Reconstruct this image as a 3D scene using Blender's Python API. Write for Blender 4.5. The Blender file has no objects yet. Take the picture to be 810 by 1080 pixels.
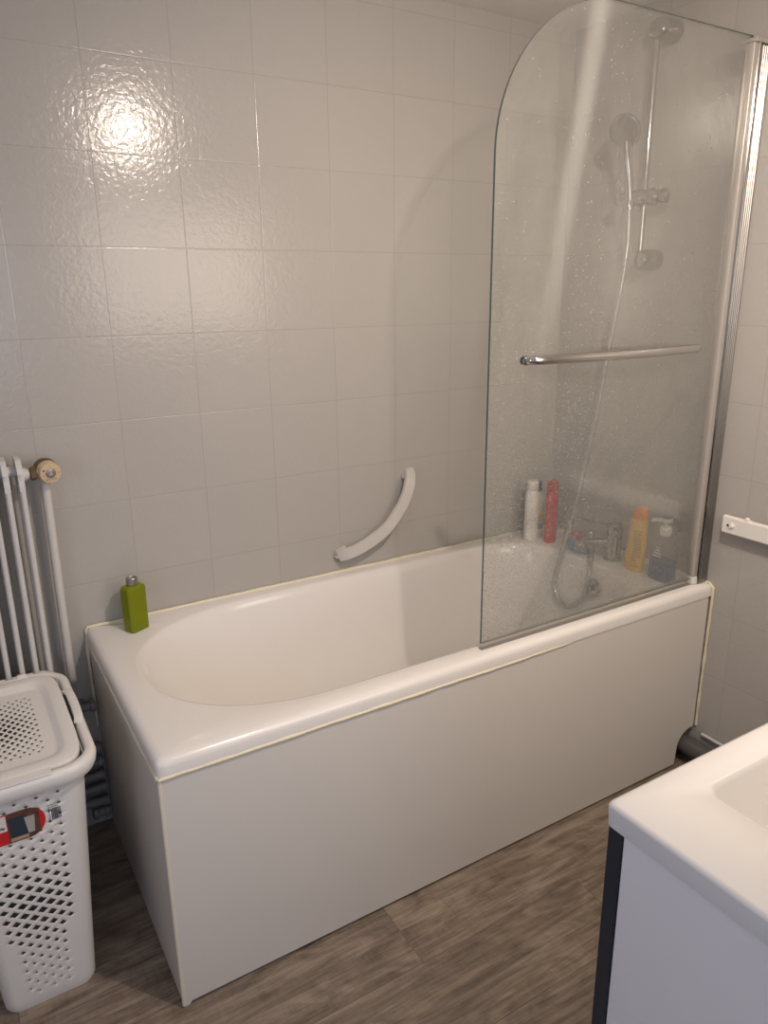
import bpy, bmesh, math, random
from mathutils import Vector, Matrix, noise
random.seed(7)
PI = math.pi
C = bpy.context.scene.collection
RIM = 0.582      # top of the bath rim
CEIL = 2.15

# ------------------------------------------------------------------ helpers
def thing(name, label, cat, loc=(0, 0, 0), group=None):
    o = bpy.data.objects.new(name, None); C.objects.link(o)
    o.empty_display_size = 0.05
    o.location = loc
    o['label'] = label; o['category'] = cat
    if group: o['group'] = group
    return o

def tag(o, label, cat, group=None):
    o['label'] = label; o['category'] = cat
    if group: o['group'] = group
    return o

def obj(name, bm, mats, parent=None, smooth=True, bevel=0, segs=2, angle=35, solid=0, subsurf=0, label=None):
    """link a bmesh written in world coordinates as one mesh object"""
    if not isinstance(mats, (list, tuple)): mats = [mats]
    lay = bm.faces.layers.int.get('flat')
    bmesh.ops.recalc_face_normals(bm, faces=bm.faces[:])
    for f in bm.faces: f.smooth = smooth and not (lay and f[lay])
    me = bpy.data.meshes.new(name)
    bm.to_mesh(me); bm.free()
    for m in mats: me.materials.append(m)
    if smooth and not subsurf:
        try: me.set_sharp_from_angle(angle=math.radians(angle))
        except Exception: pass
    o = bpy.data.objects.new(name, me); C.objects.link(o)
    if parent is not None:
        o.parent = parent
        M = Matrix.Identity(4); p = parent; chain = []
        while p is not None:
            chain.append(p); p = p.parent
        for q in reversed(chain): M = M @ q.matrix_parent_inverse @ q.matrix_basis
        o.matrix_parent_inverse = M.inverted()
    if solid:
        m = o.modifiers.new('solid', 'SOLIDIFY'); m.thickness = solid; m.offset = -1
    if bevel:
        m = o.modifiers.new('bevel', 'BEVEL'); m.width = bevel; m.segments = segs
        m.limit_method = 'ANGLE'; m.angle_limit = math.radians(30); m.harden_normals = False
    if subsurf:
        m = o.modifiers.new('sub', 'SUBSURF'); m.levels = subsurf; m.render_levels = subsurf
    if label: o['label'] = label
    return o

def box(bm, x0, x1, y0, y1, z0, z1, mi=0):
    v = [bm.verts.new(p) for p in ((x0,y0,z0),(x1,y0,z0),(x1,y1,z0),(x0,y1,z0),(x0,y0,z1),(x1,y0,z1),(x1,y1,z1),(x0,y1,z1))]
    for q in ((3,2,1,0),(4,5,6,7),(0,1,5,4),(1,2,6,5),(2,3,7,6),(3,0,4,7)):
        f = bm.faces.new([v[i] for i in q]); f.material_index = mi
    return v

def bx(*a):
    bm = bmesh.new(); box(bm, *a); return bm

def bridge(bm, A, B, closed=True, mi=0):
    n = len(A)
    for i in range(n if closed else n - 1):
        j = (i + 1) % n
        f = bm.faces.new((A[i], A[j], B[j], B[i])); f.material_index = mi

def loft(bm, rings, cap0=True, cap1=True, mi=0):
    R = [[bm.verts.new(p) for p in r] for r in rings]
    for a, b in zip(R, R[1:]): bridge(bm, a, b, mi=mi)
    if cap0: bm.faces.new(list(reversed(R[0]))).material_index = mi
    if cap1: bm.faces.new(R[-1]).material_index = mi
    return R

def catmull(P, n=8):
    P = [Vector(p) for p in P]; out = []
    Q = [P[0]*2 - P[1]] + P + [P[-1]*2 - P[-2]]
    for i in range(1, len(Q) - 2):
        a, b, c, d = Q[i-1:i+3]
        for k in range(n):
            t = k / n
            out.append(0.5*((2*b) + (c-a)*t + (2*a-5*b+4*c-d)*t*t + (3*b-a-3*c+d)*t*t*t))
    out.append(P[-1]); return out

def tube(bm, pts, r, segs=12, cap=True, mi=0):
    """r: number or function(index, count)"""
    pts = [Vector(p) for p in pts]; n = len(pts)
    t0 = (pts[1] - pts[0]).normalized()
    ref = Vector((0, 0, 1)) if abs(t0.z) < .9 else Vector((1, 0, 0))
    u = t0.cross(ref).normalized(); rings = []
    for i, p in enumerate(pts):
        t = (pts[min(i+1, n-1)] - pts[max(i-1, 0)]).normalized()
        u = (u - t*u.dot(t)).normalized(); v = t.cross(u)
        rr = r(i, n) if callable(r) else r
        rings.append([p + (u*math.cos(a) + v*math.sin(a))*rr for a in (2*PI*k/segs for k in range(segs))])
    return loft(bm, rings, cap, cap, mi)

def sweep(bm, pts, section, up, scale=None, mi=0):
    """rectangular or custom section (list of (side, up)) carried along pts"""
    pts = [Vector(p) for p in pts]; n = len(pts); rings = []
    for i, p in enumerate(pts):
        t = (pts[min(i+1, n-1)] - pts[max(i-1, 0)]).normalized()
        s = t.cross(Vector(up)).normalized(); w = s.cross(t)
        k = scale(i, n) if scale else 1
        rings.append([p + s*a*k + w*b*k for a, b in section])
    loft(bm, rings, True, True, mi)

def lathe(bm, c, prof, segs=28, axis=(0, 0, 1), sx=1, sy=1, mi=0, cap0=True, cap1=True):
    """prof: (radius, height along axis)"""
    c = Vector(c); a = Vector(axis).normalized()
    q = Vector((0, 0, 1)).rotation_difference(a)
    rings = []
    for r, h in prof:
        rings.append([c + q @ Vector((r*sx*math.cos(2*PI*k/segs), r*sy*math.sin(2*PI*k/segs), h)) for k in range(segs)])
    return loft(bm, rings, cap0, cap1, mi)

def ellipsoid(bm, c, rx, ry, rz, mi=0, u=20, v=12):
    r = bmesh.ops.create_uvsphere(bm, u_segments=u, v_segments=v, radius=1)
    for w in r['verts']: w.co = Vector((w.co.x*rx + c[0], w.co.y*ry + c[1], w.co.z*rz + c[2]))
    for f in bm.faces:
        if all(x in r['verts'] for x in f.verts[:1]): f.material_index = mi

def rrect(cx, cy, hx, hy, r, z, n=8):
    out = []
    for sx, sy, a0 in ((1, 1, 0), (-1, 1, 90), (-1, -1, 180), (1, -1, 270)):
        for k in range(n + 1):
            a = math.radians(a0 + 90*k/n)
            out.append(Vector((cx + sx*(hx-r) + r*math.cos(a), cy + sy*(hy-r) + r*math.sin(a), z)))
    return out

# ---------------------------------------------------------------- materials
class NT:
    def __init__(s, name):
        s.m = bpy.data.materials.new(name); s.m.use_nodes = True
        s.t = s.m.node_tree; s.t.nodes.clear()
        s.out = s.n('ShaderNodeOutputMaterial')
    def n(s, kind, **kw):
        x = s.t.nodes.new(kind)
        for k, v in kw.items():
            if k.startswith('i_'): x.inputs[k[2:].replace('_', ' ')].default_value = v
            else: setattr(x, k, v)
        return x
    def l(s, a, b): s.t.links.new(a, b)
    def math(s, op, a, b=None, c=None, clamp=False):
        x = s.n('ShaderNodeMath', operation=op); x.use_clamp = clamp
        for i, v in enumerate((a, b, c)):
            if v is None: continue
            if isinstance(v, (int, float)): x.inputs[i].default_value = v
            else: s.l(v, x.inputs[i])
        return x.outputs[0]
    def mix(s, f, a, b):
        x = s.n('ShaderNodeMix', data_type='RGBA')
        for i, v in ((0, f), (6, a), (7, b)):
            if isinstance(v, (int, float)): x.inputs[i].default_value = v
            elif isinstance(v, tuple): x.inputs[i].default_value = (*v, 1)
            else: s.l(v, x.inputs[i])
        return x.outputs[2]
    def ramp(s, f, a, b):
        x = s.n('ShaderNodeMapRange'); x.interpolation_type = 'SMOOTHSTEP'
        s.l(f, x.inputs[0]); x.inputs[1].default_value = a; x.inputs[2].default_value = b
        return x.outputs[0]
    def noise(s, vec, scale, detail=3, rough=.5, dist=0):
        x = s.n('ShaderNodeTexNoise'); x.inputs['Scale'].default_value = scale
        x.inputs['Detail'].default_value = detail; x.inputs['Roughness'].default_value = rough
        x.inputs['Distortion'].default_value = dist
        if vec is not None: s.l(vec, x.inputs['Vector'])
        return x.outputs[0]
    def pos(s): return s.n('ShaderNodeNewGeometry').outputs['Position']
    def scaled(s, vec, sc):
        x = s.n('ShaderNodeMapping'); s.l(vec, x.inputs[0]); x.inputs['Scale'].default_value = sc
        return x.outputs[0]
    def bump(s, h, strength, dist=.001, normal=None):
        x = s.n('ShaderNodeBump'); x.inputs['Strength'].default_value = strength
        x.inputs['Distance'].default_value = dist; s.l(h, x.inputs['Height'])
        if normal is not None: s.l(normal, x.inputs['Normal'])
        return x.outputs[0]
    def principled(s, col, rough, metal=0, normal=None, spec=.5, **kw):
        x = s.n('ShaderNodeBsdfPrincipled')
        for key, v in (('Base Color', col), ('Roughness', rough), ('Metallic', metal), ('Specular IOR Level', spec)):
            if isinstance(v, tuple): x.inputs[key].default_value = (*v, 1)
            elif isinstance(v, (int, float)): x.inputs[key].default_value = v
            else: s.l(v, x.inputs[key])
        if normal is not None: s.l(normal, x.inputs['Normal'])
        for k, v in kw.items(): x.inputs[k.replace('_', ' ')].default_value = v
        return x.outputs[0]
    def done(s, sh):
        s.l(sh, s.out.inputs[0]); return s.m

def plain(name, col, rough=.5, metal=0, vary=.04, scale=30, bump=0, bscale=200, spec=.5, **kw):
    t = NT(name); p = t.pos()
    n = t.noise(p, scale, 3)
    lo = tuple(c*(1-vary) for c in col); hi = tuple(min(1, c*(1+vary)) for c in col)
    c = t.mix(n, lo, hi)
    nm = t.bump(t.noise(p, bscale, 2), bump, .001) if bump else None
    return t.done(t.principled(c, rough, metal, nm, spec, **kw))

def tile_mat(name, axis, off, base=(.43, .408, .382)):
    t = NT(name); p = t.pos()
    sp = t.n('ShaderNodeSeparateXYZ'); t.l(p, sp.inputs[0])
    def line(o, offset, period, half):
        a = t.math('SUBTRACT', o, offset); a = t.math('DIVIDE', a, period)
        a = t.math('FRACT', a); a = t.math('SUBTRACT', a, .5); a = t.math('ABSOLUTE', a)
        a = t.math('SUBTRACT', .5, a); a = t.math('MULTIPLY', a, period)   # distance to the joint
        return a
    u = line(sp.outputs[axis], off, .2, .001); v = line(sp.outputs[2], .70, .2016, .001)
    d = t.math('MINIMUM', u, v)
    joint = t.math('SUBTRACT', 1, t.ramp(d, .0003, .0011))
    pillow = t.ramp(d, .0003, .0022)
    # gentle tone change tile to tile
    iu = t.math('FLOOR', t.math('DIVIDE', t.math('SUBTRACT', sp.outputs[axis], off), .2))
    iv = t.math('FLOOR', t.math('DIVIDE', t.math('SUBTRACT', sp.outputs[2], .70), .2016))
    cv = t.n('ShaderNodeCombineXYZ'); t.l(iu, cv.inputs[0]); t.l(iv, cv.inputs[1])
    wn = t.n('ShaderNodeTexWhiteNoise'); t.l(cv.outputs[0], wn.inputs[0])
    tone = t.math('ADD', t.math('MULTIPLY', wn.outputs[0], .35), t.math('MULTIPLY', t.noise(p, 5, 3), .65))
    c = t.mix(tone, tuple(x*.97 for x in base), tuple(min(1, x*1.03) for x in base))
    c = t.mix(t.math('MULTIPLY', joint, .8), c, (.34, .315, .29))
    h = t.noise(p, 85, 2, .45, .6); h2 = t.noise(p, 30, 2, .4)
    hh = t.math('ADD', h, t.math('MULTIPLY', h2, .6))
    nm = t.bump(hh, .26, .0022)
    nm = t.bump(pillow, .35, .0008, nm)
    return t.done(t.principled(c, .18, 0, nm, .43))

M = {}
M['tile_back'] = tile_mat('white_tiles_back', 0, -.055)
M['tile_right'] = tile_mat('white_tiles_right', 1, -.15)
M['paint'] = plain('matt_wall_paint', (.80, .765, .73), .7, bump=.25, bscale=260)
M['acrylic'] = plain('white_bath_acrylic', (.80, .765, .73), .16, vary=.012, scale=6, spec=.5)
M['panel'] = plain('white_bath_panel_board', (.68, .645, .60), .42, vary=.02, scale=4, bump=.12, bscale=120, spec=.4)
M['silicone'] = plain('aged_cream_silicone', (.78, .70, .52), .45, vary=.10, scale=60)
M['chrome'] = plain('chrome', (.40, .39, .375), .13, 1, vary=.02)
M['alu'] = plain('satin_aluminium', (.42, .405, .385), .34, 1, vary=.02)
M['white_alu'] = plain('pale_lacquered_profile', (.47, .44, .41), .28, .3)
M['white_plastic'] = plain('white_plastic', (.80, .765, .72), .38, vary=.015, scale=10)
M['hamper'] = plain('white_hamper_plastic', (.78, .755, .72), .42, vary=.02, scale=8, bump=.12, bscale=500, **{'Subsurface_Weight': 0.0})
M['enamel'] = plain('radiator_enamel', (.60, .585, .575), .33, vary=.05, scale=18)
M['pipe_paint'] = plain('painted_pipe', (.60, .575, .55), .38, vary=.05, scale=14)
M['cream_plastic'] = plain('yellowed_plastic', (.60, .455, .30), .40, vary=.06)
M['brown_plastic'] = plain('dark_brown_plastic', (.115, .075, .04), .45, vary=.15, scale=90)
M['brass'] = plain('dull_brass', (.50, .38, .23), .38, .7, vary=.2, scale=60)
M['grey_metal'] = plain('grey_badge', (.28, .26, .25), .35, .4)
M['black'] = plain('hole_shade_black', (.018, .018, .018), .5)
M['ink'] = plain('printed_ink', (.04, .04, .045), .5)
M['dark_pvc'] = plain('anthracite_pvc', (.085, .083, .082), .36, vary=.08)
M['anthracite'] = plain('anthracite_front', (.022, .027, .036), .32, vary=.05)
M['vanity_top'] = plain('white_cast_resin', (.68, .655, .63), .30, vary=.01, scale=5)
M['vanity_side'] = plain('white_melamine', (.80, .765, .755), .36, vary=.015, scale=5)
M['gritty'] = plain('brushed_grab_bar', (.62, .59, .555), .36, .0, vary=.05, scale=60)
M['red_plastic'] = plain('red_bottle_plastic', (.50, .045, .05), .32, vary=.06)
M['blue_plastic'] = plain('blue_plastic', (.03, .16, .48), .35, vary=.10)
M['navy_plastic'] = plain('navy_plastic', (.03, .04, .20), .35)
M['yellow_plastic'] = plain('yellow_bottle_plastic', (.80, .47, .06), .34, vary=.04)
M['orange_plastic'] = plain('orange_cap_plastic', (.85, .27, .03), .34)
M['olive_print'] = plain('olive_print', (.20, .15, .035), .45, vary=.3, scale=160)
M['paper'] = plain('pale_label_paper', (.74, .71, .66), .5)
M['yellow_print'] = plain('yellow_print', (.70, .55, .10), .5)
M['green_print'] = plain('green_print', (.20, .42, .28), .5)
M['label_red'] = plain('red_print', (.60, .022, .022), .45)
M['label_brown'] = plain('brown_photo_print', (.12, .05, .035), .45, vary=.5, scale=90)
M['label_navy'] = plain('navy_photo_print', (.03, .045, .06), .45)
M['label_tan'] = plain('tan_photo_print', (.46, .32, .20), .45)
M['label_grey'] = plain('grey_photo_print', (.42, .40, .38), .45)

# floor: grey-brown wood-look planks running along the bath
t = NT('wood_look_planks'); p = t.pos()
br = t.n('ShaderNodeTexBrick'); br.offset = .37; br.offset_frequency = 2; br.squash = 1
mp = t.n('ShaderNodeMapping'); t.l(p, mp.inputs[0]); mp.inputs['Location'].default_value = (.669, .845, 0)
t.l(mp.outputs[0], br.inputs['Vector'])
br.inputs['Color1'].default_value = (0, 0, 0, 1); br.inputs['Color2'].default_value = (1, 1, 1, 1)
br.inputs['Mortar'].default_value = (.5, .5, .5, 1); br.inputs['Scale'].default_value = 1
br.inputs['Mortar Size'].default_value = .0011; br.inputs['Mortar Smooth'].default_value = .1
br.inputs['Bias'].default_value = 0; br.inputs['Brick Width'].default_value = 1.22; br.inputs['Row Height'].default_value = .19
vv = t.n('ShaderNodeVectorMath', operation='ADD'); t.l(p, vv.inputs[0])
ofs = t.n('ShaderNodeVectorMath', operation='SCALE'); t.l(br.outputs['Color'], ofs.inputs[0]); ofs.inputs['Scale'].default_value = 7.3
t.l(ofs.outputs[0], vv.inputs[1])
g1 = t.noise(t.scaled(vv.outputs[0], (2.2, 26, 1)), 1.6, 6, .62, 1.3)
g2 = t.noise(t.scaled(vv.outputs[0], (7, 160, 1)), 1.5, 4, .6)
g3 = t.noise(t.scaled(vv.outputs[0], (2.2, 6, 1)), 1.8, 4, .6, 2.6)
g4 = t.noise(t.scaled(vv.outputs[0], (60, 9, 1)), 2.0, 3, .6)
gg = t.math('ADD', t.math('MULTIPLY', g1, .38), t.math('ADD', t.math('MULTIPLY', g2, .22), t.math('ADD', t.math('MULTIPLY', g3, .38), t.math('MULTIPLY', g4, .08))))
gr = t.n('ShaderNodeValToRGB'); t.l(gg, gr.inputs[0])
e = gr.color_ramp.elements
e[0].position = .39; e[0].color = (.075, .055, .042, 1); e[1].position = .65; e[1].color = (.37, .295, .225, 1)
x_ = e.new(.52); x_.color = (.215, .165, .125, 1)
c = t.mix(t.math('MULTIPLY', br.outputs['Color'], .30), gr.outputs[0], (.15, .12, .095))
c = t.mix(t.math('MULTIPLY', br.outputs['Fac'], .5), c, (.05, .035, .025))
hgt = t.math('SUBTRACT', t.math('ADD', g1, g2), t.math('MULTIPLY', br.outputs['Fac'], 1.2))
M['floor'] = t.done(t.principled(c, .42, 0, t.bump(hgt, .35, .0012), .4))

# wet shower glass: clear sheet, lime film with run marks, beads of water on the tub side
def glass_sheet(name, wet):
    t = NT(name); geo = t.n('ShaderNodeNewGeometry'); p = geo.outputs['Position']
    sp = t.n('ShaderNodeSeparateXYZ'); t.l(p, sp.inputs[0])
    vx = t.n('ShaderNodeCombineXYZ'); t.l(sp.outputs[0], vx.inputs[0]); t.l(sp.outputs[2], vx.inputs[1])
    P2 = vx.outputs[0]
    film = t.noise(t.scaled(P2, (26, 7, 1)), 1.5, 5, .65, .6)
    film2 = t.noise(t.scaled(P2, (3, 2, 1)), 1.5, 3, .5)
    fine = t.noise(P2, 420, 2, .6)
    # a reflected glare streak painted into the haze, slanting down the sheet
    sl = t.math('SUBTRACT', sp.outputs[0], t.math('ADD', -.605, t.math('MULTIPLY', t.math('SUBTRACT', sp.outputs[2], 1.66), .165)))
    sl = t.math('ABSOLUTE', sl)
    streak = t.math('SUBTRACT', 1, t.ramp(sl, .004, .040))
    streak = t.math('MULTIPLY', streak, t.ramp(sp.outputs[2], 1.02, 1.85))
    haze = t.math('ADD', .032, t.math('MULTIPLY', t.ramp(film, .35, .8), .028))
    haze = t.math('ADD', haze, t.math('MULTIPLY', t.ramp(film2, .3, .75), .02))
    haze = t.math('ADD', haze, t.math('MULTIPLY', t.ramp(fine, .5, .75), .03))
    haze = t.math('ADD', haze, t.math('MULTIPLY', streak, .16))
    # beads: cells with random presence, denser low down
    def beads(scale, size, dens_hi):
        vo = t.n('ShaderNodeTexVoronoi'); vo.inputs['Scale'].default_value = scale; vo.inputs['Randomness'].default_value = 1
        t.l(t.scaled(P2, (1, .82, 1)), vo.inputs['Vector'])
        sc = t.n('ShaderNodeSeparateColor'); t.l(vo.outputs['Color'], sc.inputs[0])
        patch = t.noise(P2, 7, 3, .6)
        low = t.math('SUBTRACT', 1, t.ramp(sp.outputs[2], .70, 1.6)); low = t.math('ADD', t.math('MULTIPLY', low, .97), .03)
        pres = t.math('ADD', t.math('MULTIPLY', low, dens_hi), t.math('MULTIPLY', t.math('MULTIPLY', t.ramp(patch, .35, .75), t.math('ADD', low, .15)), dens_hi*.5))
        on = t.math('LESS_THAN', sc.outputs[0], pres)
        rad = t.math('ADD', size*.55, t.math('MULTIPLY', sc.outputs[1], size*.6))
        k = t.math('SUBTRACT', 1, t.math('DIVIDE', vo.outputs['Distance'], rad), clamp=True)
        k = t.math('MULTIPLY', k, on)
        return k
    b1 = beads(300, .46, .42); b2 = beads(170, .26, .14)
    bd = t.math('MAXIMUM', b1, b2)
    mask = t.math('MULTIPLY', t.math('GREATER_THAN', bd, .02), 1.0 if wet else 0.0)
    dome = t.math('POWER', bd, .5)
    nb = t.bump(dome, 1, .0016)
    tr = t.n('ShaderNodeBsdfTransparent'); tr.inputs[0].default_value = (.993, .997, .986, 1)
    gl = t.n('ShaderNodeBsdfGlossy'); gl.inputs['Roughness'].default_value = .16
    fr = t.n('ShaderNodeFresnel'); fr.inputs['IOR'].default_value = 1.35
    ms = t.n('ShaderNodeMixShader'); t.l(t.math('MULTIPLY', fr.outputs[0], .5), ms.inputs[0]); t.l(tr.outputs[0], ms.inputs[1]); t.l(gl.outputs[0], ms.inputs[2])
    df = t.n('ShaderNodeBsdfDiffuse'); df.inputs[0].default_value = (.80, .80, .78, 1)
    tl = t.n('ShaderNodeBsdfTranslucent'); tl.inputs[0].default_value = (.80, .80, .78, 1)
    m0 = t.n('ShaderNodeMixShader'); m0.inputs[0].default_value = .45; t.l(df.outputs[0], m0.inputs[1]); t.l(tl.outputs[0], m0.inputs[2])
    m1 = t.n('ShaderNodeMixShader'); t.l(haze, m1.inputs[0]); t.l(ms.outputs[0], m1.inputs[1]); t.l(m0.outputs[0], m1.inputs[2])
    rf = t.n('ShaderNodeBsdfRefraction'); rf.inputs['Roughness'].default_value = .02; rf.inputs['IOR'].default_value = 1.25
    rf.inputs[0].default_value = (.92, .92, .90, 1); t.l(nb, rf.inputs['Normal'])
    g2_ = t.n('ShaderNodeBsdfGlossy'); g2_.inputs['Roughness'].default_value = .12; t.l(nb, g2_.inputs['Normal'])
    m2 = t.n('ShaderNodeMixShader'); m2.inputs[0].default_value = .42; t.l(rf.outputs[0], m2.inputs[1]); t.l(g2_.outputs[0], m2.inputs[2])
    dw = t.n('ShaderNodeBsdfDiffuse'); dw.inputs[0].default_value = (.9, .9, .88, 1); t.l(nb, dw.inputs['Normal'])  # white mixed into the beads paints their bright sparkle
    m2c = t.n('ShaderNodeMixShader'); m2c.inputs[0].default_value = .40; t.l(m2.outputs[0], m2c.inputs[1]); t.l(dw.outputs[0], m2c.inputs[2])
    m2b = t.n('ShaderNodeMixShader'); m2b.inputs[0].default_value = .72; t.l(tr.outputs[0], m2b.inputs[1]); t.l(m2c.outputs[0], m2b.inputs[2])
    m3 = t.n('ShaderNodeMixShader'); t.l(mask, m3.inputs[0]); t.l(m1.outputs[0], m3.inputs[1]); t.l(m2b.outputs[0], m3.inputs[2])
    return t.done(m3.outputs[0])
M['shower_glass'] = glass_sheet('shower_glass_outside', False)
M['shower_glass_wet'] = glass_sheet('shower_glass_beaded', True)
M['glass_edge'] = plain('green_glass_edge', (.10, .13, .115), .15, vary=.1, scale=40)

def tinted(name, col, rough=.08, haze=.35, hcol=None):
    t = NT(name)
    tr = t.n('ShaderNodeBsdfTransparent'); tr.inputs[0].default_value = (*col, 1)
    d = t.principled(hcol or col, rough, 0, None, .6)
    m = t.n('ShaderNodeMixShader'); m.inputs[0].default_value = haze
    t.l(tr.outputs[0], m.inputs[1]); t.l(d, m.inputs[2])
    return t.done(m.outputs[0])
M['clear_plastic'] = tinted('clear_bottle_plastic', (.94, .95, .95), .12, .10, (.70, .69, .66))
M['green_glass'] = tinted('green_bottle_body', (.50, .62, .06), .10, .62, (.27, .30, .012))
M['seal'] = tinted('clear_vinyl_seal', (.975, .97, .96), .2, .13, (.62, .59, .55))
M['blue_liquid'] = plain('blue_liquid_soap', (.008, .075, .20), .15, vary=.15)
t = NT('ribbed_chrome_hose'); p = t.pos()
M['hose'] = t.done(t.principled((.50, .49, .47), .28, 1, t.bump(t.noise(t.scaled(p, (60, 60, 330)), 1, 1), .9, .002)))
t = NT('lamp_bulb'); em = t.n('ShaderNodeEmission'); em.inputs[0].default_value = (1, .80, .60, 1); em.inputs[1].default_value = 1
LAMP = em
M['bulb'] = t.done(em.outputs[0])

# ------------------------------------------------------------------ setting
def struct(name, bm, m, smooth=False):
    o = obj(name, bm, m, smooth=smooth); o['kind'] = 'structure'; return o
struct('floor', bx(-2.7, .1, -3.5, .1, -.06, 0), M['floor'])
struct('ceiling', bx(-2.7, .1, -3.5, .1, CEIL, CEIL + .06), M['paint'])
struct('wall_back', bx(-2.7, .1, 0, .1, 0, CEIL), M['tile_back'])
struct('wall_right', bx(0, .1, -2.0, 0, 0, CEIL), M['tile_right'])
bm = bmesh.new()
box(bm, -2.7, -2.6, -3.5, -1.75, 0, CEIL); box(bm, -2.7, -2.6, -1.15, 0, 0, CEIL)
box(bm, -2.7, -2.6, -1.75, -1.15, 0, 1.0); box(bm, -2.7, -2.6, -1.75, -1.15, 1.5, CEIL)
struct('wall_left', bm, M['paint'])
bm = bmesh.new()
box(bm, -2.66, -2.62, -1.75, -1.71, 1.0, 1.5); box(bm, -2.66, -2.62, -1.19, -1.15, 1.0, 1.5); box(bm, -2.66, -2.62, -1.71, -1.19, 1.0, 1.04); box(bm, -2.66, -2.62, -1.71, -1.19, 1.46, 1.5)
struct('window_2', bm, M['white_plastic'])
bm = bmesh.new()                         # wall with the doorway the photo is taken from
box(bm, -1.36, 0, -2.0, -1.9, 0, CEIL); box(bm, -2.6, -2.3, -2.0, -1.9, 0, CEIL); box(bm, -2.3, -1.36, -2.0, -1.9, 2.06, CEIL)
struct('wall_front', bm, M['paint'])
bm = bmesh.new()
box(bm, -1.36, .1, -3.5, -3.4, 0, CEIL); box(bm, -2.6, -2.45, -3.5, -3.4, 0, CEIL)
box(bm, -2.45, -1.36, -3.5, -3.4, 0, .85); box(bm, -2.45, -1.36, -3.5, -3.4, 1.95, CEIL)
struct('wall_hallway', bm, M['paint'])
struct('wall_hallway_side', bx(0, .1, -3.4, -2.0, 0, CEIL), M['paint'])

# ------------------------------------------------------------------- bath
bath = thing('bathtub', 'long white built-in bathtub with rounded left end and plain white side panels', 'bathtub', (-.8, -.35, 0))
CX, CY = -.80, -.335
def outer(th, inset=0, rc=.018):
    x0, x1, y0, y1 = -1.60+inset, -.002, -.678+inset, -.002
    dx, dy = math.cos(th), math.sin(th)
    s = min(((x1-CX)/dx if dx > 1e-9 else (x0-CX)/dx if dx < -1e-9 else 1e9), ((y1-CY)/dy if dy > 1e-9 else (y0-CY)/dy if dy < -1e-9 else 1e9))
    x, y = CX + dx*s, CY + dy*s
    # round the free left corner a little
    cxx, cyy = x0 + rc, y0 + rc
    if x < cxx and y < cyy:
        v = Vector((x-cxx, y-cyy)); v = v.normalized()*rc; x, y = cxx+v.x, cyy+v.y
    return x, y
def opening(th, k=1.0, x0=-1.53, x1=-.155, y0=-.612, y1=-.047):
    """rounded opening: straight sides, wide elliptical left end, tighter right end"""
    dx, dy = math.cos(th), math.sin(th)
    aL, aR = .36, .24
    cy = (y0+y1)/2; b = (y1-y0)/2
    lo, hi = 0.0, 2.0
    for _ in range(36):
        s = (lo+hi)/2; x, y = CX+dx*s, CY+dy*s
        if x < x0+aL: q = (abs((x-(x0+aL))/aL))**2.25 + (abs((y-cy)/b))**2.25
        elif x > x1-aR: q = (abs((x-(x1-aR))/aR))**2.5 + (abs((y-cy)/b))**2.5
        else: q = (abs((y-cy)/b))**2.3
        if q < 1: lo = s
        else: hi = s
    return CX+dx*lo, CY+dy*lo
ths = set(2*PI*k/288 for k in range(288))
for cx_, cy_ in ((-1.60, -.678), (-.002, -.678), (-.002, -.002), (-1.60, -.002)):
    a = math.atan2(cy_-CY, cx_-CX) % (2*PI)
    for d_ in (-.012, -.006, 0, .006, .012): ths.add((a+d_) % (2*PI))
ths = sorted(ths)
def oring(z, inset): return [Vector((*outer(a, inset), z)) for a in ths]
def iring(z, **k): return [Vector((*opening(a, **k), z)) for a in ths]
rings = [oring(RIM-.036, .006), oring(RIM-.036, 0), oring(RIM-.016, 0), oring(RIM-.007, .003), oring(RIM-.002, .009), oring(RIM, .018)]
mid = []
for a in ths:
    o_ = Vector((*outer(a, .018), RIM)); i_ = Vector((*opening(a), RIM))
    d_ = (i_-o_); L_ = max(d_.length, .001); mid.append(o_ + d_*max(0, 1-.012/L_) - Vector((0, 0, .0012)))
rings.append(mid)
rings.append(iring(RIM-.004))
for z, x0, x1, y0, y1 in ((RIM-.012, -1.524, -.159, -.608, -.052), (RIM-.03, -1.515, -.164, -.602, -.059), (RIM-.09, -1.492, -.174, -.592, -.071),
                          (RIM-.18, -1.44, -.188, -.578, -.087), (RIM-.27, -1.37, -.205, -.558, -.106), (RIM-.34, -1.295, -.228, -.530, -.135),
                          (RIM-.375, -1.22, -.265, -.490, -.175), (RIM-.39, -1.12, -.34, -.44, -.23), (RIM-.394, -.95, -.55, -.36, -.31)):
    rings.append(iring(z, x0=x0, x1=x1, y0=y0, y1=y1))
bm = bmesh.new(); loft(bm, rings, False, True)
obj('tub', bm, M['acrylic'], bath, angle=60)
# boards: front board with a notch at its lower right corner for the waste pipe
bm = bmesh.new()
pts = [(-1.597, .0015), (-1.585, .0015), (-1.58, .009), (-.085, .009)]
for k in range(9):
    a = PI - k*(PI/2)/8; pts.append((-.012 + .062*math.cos(a) - .006, .058 + .060*math.sin(a)))
pts += [(-.012, .118), (-.012, RIM-.036), (-1.597, RIM-.036)]
A_ = [bm.verts.new((x, -.6755, z)) for x, z in pts]; B_ = [bm.verts.new((x, -.6595, z)) for x, z in pts]
bm.faces.new(A_); bm.faces.new(list(reversed(B_))); bridge(bm, A_, B_)
obj('front_panel', bm, M['panel'], bath, smooth=False)
obj('side_panel', bx(-1.597, -1.581, -.657, -.006, .004, RIM-.036), M['panel'], bath, smooth=False)
bm = bmesh.new(); box(bm, -1.6000, -1.592, -.6768, -.669, .003, RIM-.036)
obj('corner_trim', bm, plain('cream_corner_bead', (.74, .69, .58), .4), bath, smooth=False, bevel=.003, label='cream corner bead between the two panels')
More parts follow.
